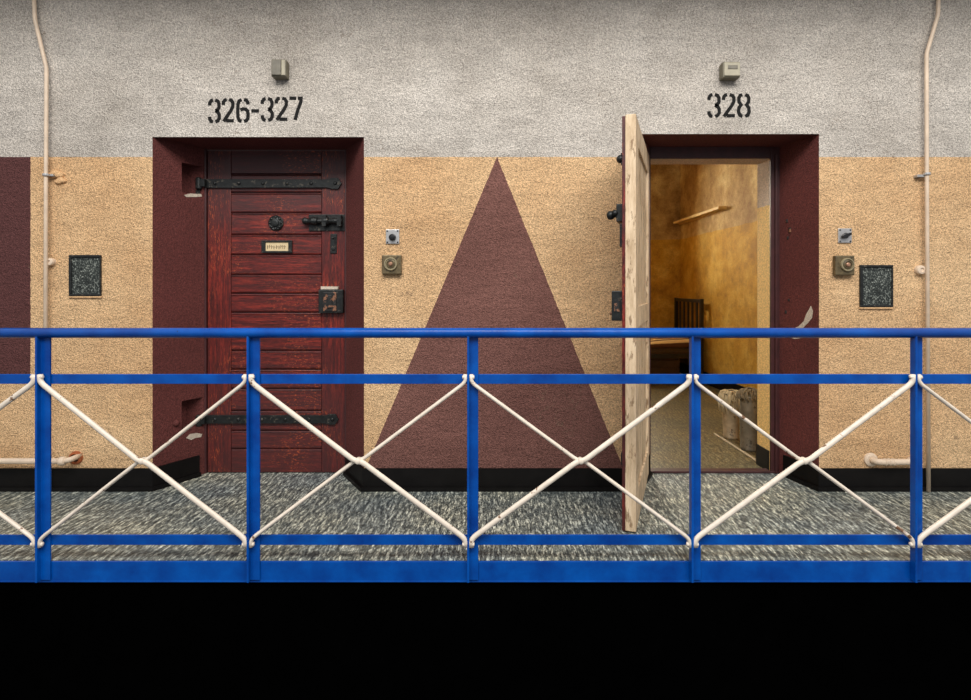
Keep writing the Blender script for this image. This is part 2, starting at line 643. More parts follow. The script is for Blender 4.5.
def on_right_reveal(px, py):
    # intersect the pixel ray with the plane of the right splay of the open doorway
    p0 = Vector((B['ir'], DD, 0)); p1 = Vector((B['orr'], DW, 0))
    k = (px - 486) / F
    t = (p0.x - k * p0.y) / (k * (p1.y - p0.y) - (p1.x - p0.x))
    x = p0.x + t * (p1.x - p0.x); y = p0.y + t * (p1.y - p0.y)
    return Vector((x, y, Z(py, y)))


def on_left_reveal(px, py):
    p0 = Vector((A['ol'], DW, 0)); p1 = Vector((A['il'], DD, 0))
    k = (px - 486) / F
    t = (p0.x - k * p0.y) / (k * (p1.y - p0.y) - (p1.x - p0.x))
    x = p0.x + t * (p1.x - p0.x); y = p0.y + t * (p1.y - p0.y)
    return Vector((x, y, Z(py, y)))


nR = Vector((-(DD - DW), -(B['orr'] - B['ir']), 0))
nR = Vector((-0.95, -0.3, 0))
patch('paint_chip', [on_right_reveal(*p) for p in ((811, 306), (813, 311), (812, 318), (808, 323), (803, 328), (796, 331), (793, 329), (799, 326), (804, 321), (806, 315))], nR, rb)
patch('paint_chip', [on_right_reveal(*p) for p in ((786, 333), (792, 334), (800, 336), (805, 333), (803, 338), (795, 339), (788, 337))], nR, rb)
nL = Vector((0.87, -0.49, 0))
patch('paint_chip', [on_left_reveal(*p) for p in ((186, 438), (190, 434), (197, 433), (202, 434), (201, 437), (195, 438), (191, 440))], nL, ra)
patch('paint_chip', [on_left_reveal(*p) for p in ((184, 195), (190, 193.5), (201, 194), (202, 196.5), (196, 197), (186, 197))], nL, ra)
bm = BM()
ball(bm, on_left_reveal(176, 423), 0.02, 10, (1, 1, 1))
link('wall_plug', bm, M['maroon'], ra, smooth=True)
# latch scars on the right side of the open doorway
bm = BM()
for px, py, s in ((787, 221, 0.010), (790, 230, 0.014), (788, 238, 0.009), (786, 312, 0.009), (789, 300, 0.007)):
    p = on_right_reveal(px, py)
    box(bm, p.x - 0.006, p.x + 0.004, p.y - s * 0.6, p.y + s * 0.6, p.z - s, p.z + s)
link('latch_scar', bm, M['iron_rust'], rb, bevel=0.002)

# wooden frame strips in the door plane
bm = BM()
box(bm, A['il'] - 0.05, A['il'] + 0.004, DD - 0.012, DD + 0.09, 0, A['top'])
box(bm, A['ir'] - 0.004, A['ir'] + 0.05, DD - 0.008, DD + 0.09, 0, A['top'])
box(bm, A['il'] + 0.004, A['ir'] - 0.004, DD + 0.03, DD + 0.09, Z(150, DD), A['top'] + 0.03)
box(bm, A['il'] - 0.15, A['ir'] + 0.15, DD + 0.09, DD + 0.11, 0, A['top'] + 0.1)  # unseen backing board, added to stop light leaking around the leaf
struct(link('trim_3', bm, M['frame'], bevel=0.003), 'maroon frame of the closed door, with an added unseen board behind that blocks light')
bm = BM()
jr = X(770.5, DD)
jt = Z(158.5, DD)
box(bm, jr, B['ir'] + 0.05, DD - 0.004, DD + 0.012, 0, B['top'])
box(bm, jr + 0.022, jr + 0.036, DD - 0.018, DD - 0.004, 0, jt + 0.02)
box(bm, B['il'] - 0.04, B['il'] + 0.006, DD - 0.004, DD + 0.05, 0, B['top'])
box(bm, B['il'] + 0.006, jr, DD - 0.004, DD + 0.012, jt, B['top'] + 0.02)
struct(link('trim_4', bm, M['frame'], bevel=0.003), 'dark maroon frame of the open doorway')

# plaster lining of the open doorway behind the frame
bm = BM()
box(bm, jr, jr + 0.25, DD + 0.012, DC, 0, jt + 0.2)
box(bm, B['il'] - 0.3, B['il'], DD + 0.05, DC, 0, jt + 0.2)
box(bm, B['il'], jr, DD + 0.012, DC, jt, jt + 0.2)
struct(link('trim_5', bm, M['jamb']), 'cream plaster lining of the open doorway')
bm = BM()
box(bm, jr - 0.006, jr + 0.01, DD + 0.014, DC + 0.006, 0, 0.13)
box(bm, jr - 0.006, jr + 0.3, DC, DC + 0.006, 0, 0.13)
struct(link('baseboard_doorway', bm, M['black'], bevel=0.002))
# threshold
bm = BM()
box(bm, B['il'], B['ir'], DD - 0.01, DD + 0.05, 0.0, 0.014)
struct(link('trim_6', bm, M['frame'], bevel=0.004), 'dark door sill of the open doorway')

# black skirting along the wall, returning into both recesses
def skirt(path, name, h=0.122, th=0.012):
    bm = BM()
    # path: polyline at the wall face, offset towards the viewer side
    pts = [Vector((p[0], p[1], 0)) for p in path]
    off = []
    for i, p in enumerate(pts):
        ns = []
        if i:
            d = (p - pts[i - 1]).normalized(); ns.append(Vector((d.y, -d.x, 0)))
        if i < len(pts) - 1:
            d = (pts[i + 1] - p).normalized(); ns.append(Vector((d.y, -d.x, 0)))
        n = sum(ns, Vector()).normalized()
        k = 1 / max(0.4, n.dot(ns[0]))
        off.append((p, n * k))
    for (a, na), (b, nb) in zip(off, off[1:]):
        for (t0, z0, z1) in ((th, 0.022, h), (th + 0.014, 0, 0.022)):
            q = [a, b, b + nb * t0, a + na * t0]
            prism_z(bm, [(v.x, v.y) for v in q], z0, z1)
    bmesh.ops.remove_doubles(bm, verts=bm.verts, dist=1e-6)
    return struct(link(name, bm, M['black']), None)


iA = Vector((A['ol'], DW)).lerp(Vector((A['il'], DD)), 0.84)
iB = Vector((A['orr'], DW)).lerp(Vector((A['ir'], DD)), 0.9)
iC = Vector((B['ol'], DW)).lerp(Vector((B['il'], DD)), 0.9)
iD = Vector((B['orr'], DW)).lerp(Vector((B['ir'], DD)), 0.85)
skirt([(XL, DW), (A['ol'], DW), tuple(iA)], 'baseboard_left')
skirt([tuple(iB), (A['orr'], DW), (B['ol'], DW), tuple(iC)], 'baseboard_middle')
skirt([tuple(iD), (B['orr'], DW), (XR, DW)], 'baseboard_right')

# floors, slab, galleries
bm = BM()
box(bm, XL, XR, DR + 0.018, DD + 0.02, -0.30, 0.0)
struct(link('floor', bm, M['floor']), 'grey streaked gallery floor')
bm = BM()
box(bm, 0.5, 2.75, DD + 0.02, DB + 0.1, -0.30, 0.0)
struct(link('floor_cell', bm, M['cfloor']), 'brown floor of the cell')
bm = BM()
gy = DR + 0.012
box(bm, XL, XR, gy, gy + 0.012, -0.62, -0.083)
box(bm, XL, XR, gy + 0.012, gy + 0.9, -0.62, -0.30)
struct(link('trim_7', bm, M['girder']), 'black girder under the gallery edge')
bm = BM()
box(bm, XL, XR, DR + 0.05, DW + 0.2, ZT, ZT + 0.2)
struct(link('ceiling', bm, M['ceil']), 'underside of the gallery above')

# the cell
bm = BM()
CX0, CX1, CT = 0.55, X(486 + 194, DB), 2.85
# back wall with a window opening left of what the doorway shows
wx0, wx1, wz0, wz1 = 0.75, 1.55, 1.85, 2.45
for a in ((CX0 - .1, wx0, 0, CT), (wx1, CX1 + .1, 0, CT), (wx0, wx1, 0, wz0), (wx0, wx1, wz1, CT)):
    box(bm, a[0], a[1], DB, DB + 0.25, a[2], a[3])
struct(link('wall_back', bm, M['cellwall']), 'back wall of the cell')
bm = BM()
box(bm, CX1, CX1 + 0.1, DC, DB, 0, CT)
struct(link('wall_right', bm, M['cellwall']), 'right wall of the cell, ochre and stained')
bm = BM()
box(bm, CX0 - 0.1, CX0, DC, DB, 0, CT)
struct(link('wall_left', bm, M['cellwall']))
bm = BM()
for a in ((CX0 - 0.1, B['il'] - 0.28, 0, CT), (jr + 0.24, CX1 + .1, 0, CT), (B['il'] - 0.3, jr + 0.25, jt + 0.19, CT)):
    box(bm, a[0], a[1], DD + 0.06, DC - 0.002, a[2], a[3])
struct(link('wall_doorway', bm, M['cellwall']))
bm = BM()
box(bm, CX0 - 0.1, CX1 + 0.1, DD + 0.06, DB + 0.25, CT, CT + 0.1)
struct(link('ceiling_cell', bm, M['ceil']))
bm = BM()
box(bm, CX1 - 0.012, CX1, DC, DB - 0.012, 0, 0.13)
box(bm, CX0, CX1, DB - 0.012, DB, 0, 0.13)
struct(link('baseboard_cell', bm, M['black']))
bm = BM()
for x in (0.75, 1.13, 1.51):
    box(bm, x, x + 0.04, DB + 0.1, DB + 0.14, wz0, wz1)
for z in (1.85, 2.41):
    box(bm, 0.79, 1.51, DB + 0.1, DB + 0.14, z, z + 0.04)
struct(link('window_1', bm, M['frame']))

# ================================================================== CLOSED DOOR
dl, dr_ = X(207.5, DD), X(345, DD)
sl, sr = X(231, DD), X(321.5, DD)
d1 = struct(bpy.data.objects.new('door_1', None), 'closed red varnished plank door with black iron strap hinges')
C.objects.link(d1)
d1.location = ((dl + dr_) / 2, DD, 0)
d1['category'] = 'door'


def rel(o, parent):
    """parent an object built in world coordinates"""
    o.parent = parent
    o.matrix_parent_inverse = Matrix.Translation(-parent.location) if parent.rotation_euler.z == 0 else parent.matrix_basis.inverted()
    return o


dz0, dz1 = Z(473, DD) + 0.003, Z(150.5, DD)
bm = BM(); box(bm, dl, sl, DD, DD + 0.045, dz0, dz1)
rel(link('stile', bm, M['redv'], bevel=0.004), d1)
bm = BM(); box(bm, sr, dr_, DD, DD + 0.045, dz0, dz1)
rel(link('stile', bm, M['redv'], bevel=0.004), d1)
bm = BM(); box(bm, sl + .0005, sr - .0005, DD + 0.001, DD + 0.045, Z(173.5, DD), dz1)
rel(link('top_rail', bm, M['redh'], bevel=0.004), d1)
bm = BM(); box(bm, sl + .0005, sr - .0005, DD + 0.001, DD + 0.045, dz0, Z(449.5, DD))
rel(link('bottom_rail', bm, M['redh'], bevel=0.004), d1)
ys = [174, 192.5, 213, 235, 255, 275, 293.5, 312.5, 331.5, 351, 369.5, 389, 411, 431, 449.5]
bm = BM()
box(bm, sl, sr, DD + 0.016, DD + 0.04, Z(449.5, DD), Z(174, DD))
for a, b in zip(ys, ys[1:]):
    z1, z0 = Z(a, DD) - 0.004, Z(b, DD) + 0.004
    k = random.uniform(-0.001, 0.0015)
    # board with chamfered edges and a thin bead along its upper edge
    x0, x1 = sl + 0.002, sr - 0.002
    f = DD + 0.003 + k
    prof = [(f + 0.013, z0), (f + 0.004, z0), (f, z0 + 0.007), (f, z1 - 0.009), (f + 0.004, z1 - 0.006), (f - 0.003, z1 - 0.004), (f - 0.001, z1), (f + 0.013, z1)]
    va = [bm.verts.new((x0, p[0], p[1])) for p in prof]
    vb = [bm.verts.new((x1, p[0], p[1])) for p in prof]
    bm.faces.new(va); bm.faces.new(vb[::-1])
    for i in range(len(prof)):
        j = (i + 1) % len(prof)
        bm.faces.new((va[i], vb[i], vb[j], va[j]))
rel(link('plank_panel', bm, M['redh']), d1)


def strap(y0, y1, xa, xb, hexend=True):
    za, zb_ = Z(y1, DD), Z(y0, DD)
    zc = (za + zb_) / 2; h = (zb_ - za) / 2
    x0, x1 = X(xa, DD), X(xb, DD)
    bm = BM()
    pts = [(x0, zc - h * 0.8), (x1 - h * 2.6, zc - h * 0.75), (x1 - h * 1.7, zc - h), (x1 - h * 0.6, zc - h), (x1, zc), (x1 - h * 0.6, zc + h), (x1 - h * 1.7, zc + h), (x1 - h * 2.6, zc + h * 0.75), (x0, zc + h * 0.8)]
    prism_y(bm, pts, DD - 0.014, DD + 0.003)
    n = 6
    for i in range(n):
        x = x0 + 0.06 + (x1 - h * 1.15 - x0 - 0.06) * i / (n - 1)
        ball(bm, (x, DD - 0.015, zc), 0.011, 10, (1, 0.6, 1))
    o = rel(link('strap_hinge', bm, M['iron'], bevel=0.002), d1)
    # knuckle on the pin beside the frame
    bm = BM()
    kx = X(203, DD) - 0.01
    lathe(bm, [(0.012, -0.02), (0.018, -0.015), (0.018, h + 0.01), (0.012, h + 0.02)], (kx, DD - 0.03, zc - h * 0.6), 'Z', 14)
    box(bm, kx - 0.004, x0 + 0.01, DD - 0.04, DD - 0.022, zc - h * 0.7, zc + h * 0.7)
    box(bm, kx - 0.02, kx + 0.004, DD - 0.03, DD + 0.01, zc - h * 1.9, zc - h * 1.2)
    kn = link('hinge_knuckle', bm, M['iron'], bevel=0.002)
    kn.parent = o
    kn.matrix_parent_inverse = o.matrix_parent_inverse
    o.matrix_parent_inverse = o.matrix_parent_inverse
    kn.matrix_parent_inverse = Matrix.Identity(4)


strap(178.3, 189.3, 206, 342)
strap(413.8, 424.2, 206, 339)

# rosette over the peephole
bm = BM()
c = P(276, 223, DD)
lathe(bm, [(0.046, 0.004), (0.046, -0.004), (0.040, -0.009), (0.034, -0.007), (0.022, -0.010), (0.020, -0.016), (0.010, -0.018), (0.001, -0.018)], c, 'Y', 28)
for i in range(8):
    a = i * math.pi / 4
    ball(bm, (c.x + 0.034 * math.cos(a), c.y - 0.009, c.z + 0.034 * math.sin(a)), 0.0085, 8, (1, 0.7, 1))
rel(link('peephole_cover', bm, M['iron'], smooth=False), d1)

# card holder
bm = BM()
x0, x1, z0, z1 = X(262, DD), X(292.5, DD), Z(253, DD), Z(240.5, DD)
for b_ in ((x0, x1, z1 - 0.010, z1), (x0, x1, z0, z0 + 0.012), (x0, x0 + 0.024, z0 + .012, z1 - .01), (x1 - 0.022, x1, z0 + .012, z1 - .01)):
    box(bm, b_[0], b_[1], DD - 0.012, DD + 0.004, b_[2], b_[3])
hold = rel(link('card_holder', bm, M['iron'], bevel=0.002), d1)
bm = BM()
box(bm, x0 + 0.024, x1 - 0.022, DD - 0.004, DD - 0.001, z0 + 0.012, z1 - 0.010)
card = link('name_card', bm, M['paper']); card.parent = hold
bm = BM()
xs = x0 + 0.034
while xs < x1 - 0.036:
    wd = random.uniform(0.006, 0.012)
    zz0 = z0 + 0.022 + random.uniform(0, 0.006)
    box(bm, xs, xs + 0.003, DD - 0.0052, DD - 0.004, zz0, zz0 + 0.022)
    box(bm, xs, xs + wd, DD - 0.0052, DD - 0.004, zz0 + 0.012, zz0 + 0.0145)
    xs += wd + 0.004
ink = link('card_writing', bm, M['ink']); ink.parent = hold

# sliding bolt
bm = BM()
box(bm, X(309, DD), X(345, DD), DD - 0.006, DD + 0.002, Z(231, DD), Z(214.5, DD))
bolt = rel(link('bolt_plate', bm, M['iron'], bevel=0.002), d1)
bm = BM()
zc = Z(221.5, DD)
lathe(bm, [(0.006, -0.006), (0.018, 0.0), (0.022, 0.012), (0.016, 0.03), (0.020, 0.045), (0.024, 0.055), (0.024, 0.085), (0.015, 0.09), (0.015, 0.12), (0.026, 0.128), (0.026, 0.15), (0.014, 0.16), (0.019, 0.19), (0.019, 0.235)], (X(304.5, DD), DD - 0.026, zc), 'X', 18)
for xx in (324, 339):
    box(bm, X(xx, DD), X(xx + 4, DD), DD - 0.05, DD - 0.004, zc - 0.034, zc + 0.034)
sb = link('sliding_bolt', bm, M['iron'], smooth=False, bevel=0.0015); sb.parent = bolt

# keyhole plate and its hanging cover
bm = BM()
box(bm, X(330.5, DD), X(337, DD), DD - 0.007, DD + 0.002, Z(253.5, DD), Z(234, DD))
box(bm, X(332, DD), X(335.5, DD), DD - 0.014, DD - 0.007, Z(250, DD), Z(237, DD))
lathe(bm, [(0.008, 0), (0.008, -0.012), (0.003, -0.015)], (X(333.7, DD), DD - 0.01, Z(238, DD)), 'Y', 10)
rel(link('keyhole_plate', bm, M['iron'], bevel=0.002), d1)
# square lock case
bm = BM()
box(bm, X(320, DD), X(344.5, DD), DD - 0.035, DD + 0.002, Z(313, DD), Z(289.5, DD))
lock = rel(link('lock_case', bm, M['iron'], bevel=0.005), d1)
bm = BM()
box(bm, X(325, DD), X(338, DD), DD - 0.04, DD - 0.034, Z(311, DD), Z(292, DD))
box(bm, X(329, DD), X(334, DD), DD - 0.046, DD - 0.039, Z(308, DD), Z(295, DD))
lp = link('lock_face', bm, M['iron_rust'], bevel=0.003); lp.parent = lock
bm = BM()
box(bm, X(322, DD), X(339, DD), DD - 0.03, DD + 0.002, Z(289.4, DD), Z(286.5, DD))
le = link('lock_lip', bm, M['chip'], bevel=0.002); le.parent = lock

# ================================================================== OPEN DOOR
hin = Vector((X(649, DD), DD - 0.01))
fre = Vector((X(636, 2.54), 2.54))
dv = hin - fre
L = dv.length
ang = math.atan2(dv.y, dv.x)              # local +x runs from the free edge to the hinge
d2 = bpy.data.objects.new('door_2', None)
struct(d2, 'open cell door swung out, cream inner side, dark red outer edge')
C.objects.link(d2)
d2['category'] = 'door'
d2.location = (fre.x, fre.y, 0)
d2.rotation_euler = (0, 0, ang)
# local y: negative faces the doorway (cream), positive is the outer side with the locks
zt, zbm = 1.912, 0.008


def loc(name, bm, mat, parent=d2, bevel=0.0, smooth=False):
    return link(name, bm, mat, parent, smooth, bevel)


bm = BM()
box(bm, 0, 0.125, 0, 0.048, zbm, zt)
loc('stile', bm, M['cream'], bevel=0.003)
bm = BM()
box(bm, L - 0.10, L, 0, 0.048, zbm, zt)
loc('stile', bm, M['cream'], bevel=0.003)
for a, b in ((zbm, 0.16), (0.93, 1.03), (zt - 0.12, zt)):
    bm = BM()
    box(bm, 0.125, L - 0.10, 0.001, 0.048, a, b)
    loc('rail', bm, M['cream'], bevel=0.003)
bm = BM()
box(bm, 0.12, L - 0.09, 0.018, 0.04, 0.15, zt - 0.11)
for i in range(5):
    x = 0.125 + (L - 0.225) * i / 5
    box(bm, x + 0.003, x + (L - 0.225) / 5 - 0.003, 0.013, 0.02, 0.16, zt - 0.12)
loc('inner_panel', bm, M['cream'])
bm = BM()
box(bm, -0.001, L, 0.048, 0.062, zbm, zt - 0.006)
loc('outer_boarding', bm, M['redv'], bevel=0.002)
# ragged edge battens at the free edge
bm = BM()
dd = 2.60


def lz(py, d=2.57):
    return Z(py, d)


# hinge strap end near the top
bm = BM()
box(bm, 0.02, L - 0.02, 0.062, 0.07, lz(164), lz(152))
ball(bm, (0.03, 0.072, lz(158)), 0.02, 12, (1, 1, 1))
loc('strap_hinge', bm, M['iron'], bevel=0.002)
bm = BM()
box(bm, 0.02, L - 0.02, 0.062, 0.07, lz(466), lz(454))
loc('strap_hinge', bm, M['iron'], bevel=0.002)
# sliding bolt with ball knob
bm = BM()
box(bm, 0.03, 0.24, 0.062, 0.092, lz(221), lz(203))
bo = loc('bolt_plate', bm, M['iron'], bevel=0.003)
bm = BM()
lathe(bm, [(0.008, 0.075), (0.009, 0.10), (0.013, 0.105), (0.02, 0.112), (0.022, 0.123), (0.018, 0.134), (0.006, 0.14)], (0.06, 0.0, lz(213.5)), 'Y', 16)
lathe(bm, [(0.014, -0.015), (0.014, 0.2)], (0.04, 0.098, lz(212)), 'X', 14)
kb = link('bolt_knob', bm, M['iron'], bo, smooth=True)
bm = BM()
box(bm, 0.04, 0.10, 0.062, 0.078, lz(246), lz(223))
loc('keyhole_plate', bm, M['iron'], bevel=0.002)
bm = BM()
box(bm, 0.02, 0.16, 0.062, 0.112, lz(321), lz(291))
lk = loc('lock_case', bm, M['iron'], bevel=0.003)
bm = BM()
box(bm, 0.017, 0.0205, 0.075, 0.1, lz(312), lz(300))
lathe(bm, [(0.008, 0.11), (0.008, 0.124), (0.003, 0.127)], (0.06, 0, lz(314)), 'Y', 10)
link('lock_face', bm, M['iron_rust'], lk, bevel=0.001)

# ================================================================== RAILING
rail = thing('gallery_railing', 'blue steel gallery railing with crossed off-white brace rods along the walkway', 'railing', (0, DR, 0))


def rpart(name, bm, mat, bevel=0.0, smooth=False, parent=None):
    o = link(name, bm, mat, rail, smooth, bevel)
    o.location = (0, -DR, 0)
    return o


bm = BM()
zc = Z(332.9, DR - 0.01)
tube(bm, [(XL, DR - 0.012, zc), (XR, DR - 0.012, zc)], 0.0205, 20)
h = rpart('handrail', bm, M['blue'], smooth=True)
bm = BM(); box(bm, XL, XR, DR + 0.002, DR + 0.010, Z(384, DR), Z(374.3, DR))
rpart('middle_rail', bm, M['blue'], 0.0015)
bm = BM(); box(bm, XL, XR, DR + 0.002, DR + 0.010, Z(545.3, DR), Z(535.3, DR))
rpart('lower_rail', bm, M['blue'], 0.0015)
bm = BM(); box(bm, XL, XR, DR + 0.002, DR + 0.012, -0.083, Z(562, DR))
box(bm, XL, XR, DR - 0.001, DR + 0.002, -0.083, -0.077)
rpart('edge_beam', bm, M['blue'], 0.0015)
FW = 0.045; WD = 0.028
flr = [X(p, DR) for p in (-172, 51.2, 260.3, 478.3, 700.2, 921.3, 1140)]
posts = []
for xr_ in flr:
    xl_ = xr_ - FW
    bm = BM()
    pts = [(xl_, DR - WD), (xl_ + 0.009, DR - WD), (xl_ + 0.009, DR - 0.007), (xr_, DR - 0.007), (xr_, DR + 0.002), (xl_, DR + 0.002)]
    prism_z(bm, pts, -0.071, zc - 0.012)
    rpart('post', bm, M['blue'], 0.0015)
    posts.append(xl_)
# bolts heads that hold the braces to the posts
zt_, zl_ = Z(380, DR - 0.02), Z(541, DR - 0.02)
YB = DR - 0.022
for i, (xa, xb) in enumerate(zip(posts, posts[1:])):
    L0 = xa + 0.009 + 0.008       # right side of this post's web
    R0 = xb - 0.007               # left side of the next post's web
    cx = (L0 + R0) / 2; czz = (zt_ + zl_) / 2
    thick_falling = i in (1, 2)
    ends = 0.026
    for falling in (True, False):
        thick = falling == thick_falling
        wd = 0.0112 if thick else 0.0078
        ht = 0.009
        y = YB - (0.006 if thick else -0.006)
        za, zb2 = (zt_, zl_) if falling else (zl_, zt_)
        s = -1 if falling else 1
        # upright tab on the web, bend, straight run, bend, upright tab
        pts = [(L0, YB, za - s * ends * 0.9), (L0, YB, za + s * 0.004), (L0 + 0.014, YB, za + s * 0.02),
               (cx - 0.02, y, czz - s * 0.006), (cx + 0.02, y, czz + s * 0.006),
               (R0 - 0.014, YB, zb2 - s * 0.02), (R0, YB, zb2 - s * 0.004), (R0, YB, zb2 + s * ends * 0.9)]
        bm = BM()
        tube(bm, arc_pts(pts, 3, 0.012), wd, 10, r2=ht)
        for (bx, bz, sg) in ((L0 + 0.007, za - s * 0.012, 1), (R0 - 0.007, zb2 + s * 0.012, -1)):
            lathe(bm, [(0.009, -0.004), (0.009, 0.004), (0.004, 0.006)] if sg > 0 else [(0.004, -0.006), (0.009, -0.004), (0.009, 0.004)], (bx, YB, bz), 'X', 6)
        rpart('brace_rod', bm, M['rod'], 0, True)
    bm = BM()
    lathe(bm, [(0.009, -0.016), (0.0125, -0.012), (0.0125, 0.012), (0.009, 0.016)], (cx, YB, czz), 'Y', 14)
    rpart('weld_boss', bm, M['rod'], 0, True)

# ================================================================== THINGS ON THE WALL
def wall_pt(px, py, d=DW):
    return P(px, py, d)


# painted stencil numbers
STW = 0.0185


def stroke(bm, pts, wdt, y, th=0.0012):
    pts = [Vector((p[0], p[1])) for p in pts]
    l, r = [], []
    for i, p in enumerate(pts):
        d0 = (p - pts[i - 1]).normalized() if i else None
        d1_ = (pts[i + 1] - p).normalized() if i < len(pts) - 1 else None
        t = ((d0 or d1_) + (d1_ or d0)).normalized()
        n = Vector((-t.y, t.x))
        k = 1 / max(0.6, t.dot(d0 or d1_))
        l.append(p + n * wdt / 2 * k); r.append(p - n * wdt / 2 * k)
    for i in range(len(pts) - 1):
        prism_y(bm, [tuple(l[i]), tuple(l[i + 1]), tuple(r[i + 1]), tuple(r[i])], y - th, y)


GL = {
    '3': [[(.1, .74), (.12, .86), (.24, .95), (.38, .97)], [(.56, .97), (.78, .93), (.88, .82), (.88, .66), (.78, .56), (.58, .51)], [(.58, .51), (.8, .44), (.9, .34), (.9, .18), (.78, .07), (.58, .03)], [(.38, .03), (.22, .05), (.12, .14), (.1, .25)]],
    '2': [[(.1, .74), (.12, .86), (.24, .95), (.38, .97)], [(.56, .97), (.78, .93), (.88, .82), (.86, .66), (.7, .48), (.4, .24), (.14, .02)], [(.34, .055), (.95, .055)]],
    '6': [[(.58, .97), (.76, .95), (.88, .85), (.9, .76)], [(.4, .97), (.22, .92), (.12, .78), (.1, .5), (.12, .2), (.22, .07), (.4, .03)], [(.3, .52), (.5, .57), (.7, .56), (.86, .48), (.9, .32), (.88, .15), (.76, .06), (.58, .03)]],
    '8': [[(.4, .97), (.22, .93), (.13, .82), (.14, .66), (.3, .53), (.14, .4), (.1, .24), (.2, .08), (.4, .03)], [(.6, .97), (.78, .93), (.87, .82), (.86, .66), (.7, .53), (.86, .4), (.9, .24), (.8, .08), (.6, .03)]],
    '7': [[(.0, .945), (.5, .945)], [(.62, .945), (.86, .945), (.84, .78), (.6, .4), (.42, .0)]],
    '-': [[(.05, .46), (.95, .46)]],
}


def stencil(text, boxes, label):
    bm = BM()
    for ch, (xa, xb, yt, yb) in zip(text, boxes):
        x0, x1 = X(xa, DW), X(xb, DW)
        z0, z1 = Z(yb, DW), Z(yt, DW)
        for st in GL[ch]:
            stroke(bm, [(x0 + (x1 - x0) * u, z0 + (z1 - z0) * v) for u, v in st], STW, DW - 0.0003)
    o = link('door_number', bm, M['stencil'])
    return tag(o, label, 'number')


stencil('326-327', [(208.5, 220.5, 99.5, 122.5), (222, 234.5, 99, 122), (236.5, 249.5, 99, 122), (251, 259.5, 98.5, 121.5), (261, 273.5, 98, 121), (275, 288, 97.5, 120.5), (289.5, 303, 97, 120)],
        'black stencilled number 326-327 painted above the closed red door')
stencil('328', [(707.5, 720.5, 94, 117), (722, 735.5, 94, 117), (737, 750.5, 94, 117)], 'black stencilled number 328 painted above the open doorway')


# little signal lamps above the doors
def signal_box(px0, px1, py0, py1, label, beige):
    d = DW - 0.055
    x0, x1, z0, z1 = X(px0, d), X(px1, d), Z(py1, d), Z(py0, d)
    t = thing('signal_lamp', label, 'lamp', ((x0 + x1) / 2, DW, z0))
    ox, oy, oz = t.location
    bm = BM()
    w2 = (x1 - x0) / 2; hh = z1 - z0
    box(bm, -w2, w2, -0.055, 0.0, 0, hh)
    link('housing', bm, M['olive'], t, bevel=0.006)
    bm = BM()
    if beige:
        box(bm, -w2 + 0.006, w2 - 0.004, -0.061, -0.054, 0.008, hh - 0.006)
        link('front_plate', bm, M['beige'], t, bevel=0.003)
        bm = BM()
        box(bm, -w2 + 0.024, w2 - 0.018, -0.064, -0.06, hh * 0.5, hh * 0.74)
        link('lens', bm, M['grime'], t, bevel=0.002)
    else:
        box(bm, -w2 + 0.004, w2 * 0.35, -0.062, -0.054, 0.006, hh - 0.006)
        link('front_plate', bm, M['grime'], t, bevel=0.003)
        bm = BM()
        box(bm, w2 * 0.42, w2 - 0.005, -0.060, -0.054, 0.006, hh - 0.006)
        link('lens', bm, M['beige'], t, bevel=0.002)


signal_box(271, 286, 59, 76.5, 'small olive signal lamp on white wall above the number 326-327', False)
signal_box(723, 740.5, 61.5, 77.5, 'small beige fronted signal lamp on white wall above the number 328', True)


# call switches and bell pushes
def steel_switch(px0, px1, py0, py1, label, lever):
    x0, x1, z0, z1 = X(px0, DW), X(px1, DW), Z(py1, DW), Z(py0, DW)
    cx, cz_ = (x0 + x1) / 2, (z0 + z1) / 2
    t = thing('wall_switch', label, 'switch', (cx, DW, cz_), group='steel key switches beside the doors')
    w2, h2 = (x1 - x0) / 2, (z1 - z0) / 2
    bm = BM()
    box(bm, -w2, w2, -0.008, 0, -h2, h2)
    link('plate', bm, M['steel'], t, bevel=0.003)
    for sx in (-1, 1):
        for sz in (-1, 1):
            bm = BM()
            lathe(bm, [(0.0045, 0), (0.0045, -0.0105), (0.002, -0.012)], (sx * (w2 - 0.009), 0, sz * (h2 - 0.009)), 'Y', 8)
            link('screw', bm, M['knob'], t)
    bm = BM()
    if lever:
        lathe(bm, [(0.016, -0.006), (0.016, -0.016), (0.012, -0.018)], (0, 0, 0), 'Y', 16)
        pts = [(-0.026, -0.012), (-0.014, -0.018), (0.024, 0.004), (0.022, 0.016), (-0.008, 0.008), (-0.024, 0.0)]
        prism_y(bm, pts, -0.03, -0.014)
    else:
        lathe(bm, [(0.020, -0.006), (0.020, -0.012), (0.017, -0.028), (0.012, -0.031), (0.002, -0.032)], (0, 0, -0.004), 'Y', 18)
    link('knob', bm, M['knob'], t, bevel=0.001)
    return t


steel_switch(386, 399.5, 229.5, 244, 'square steel plate with round black knob, right of the red door', False)
steel_switch(837.5, 851, 228.5, 243, 'square steel plate with slanted black lever, right of the open doorway', True)


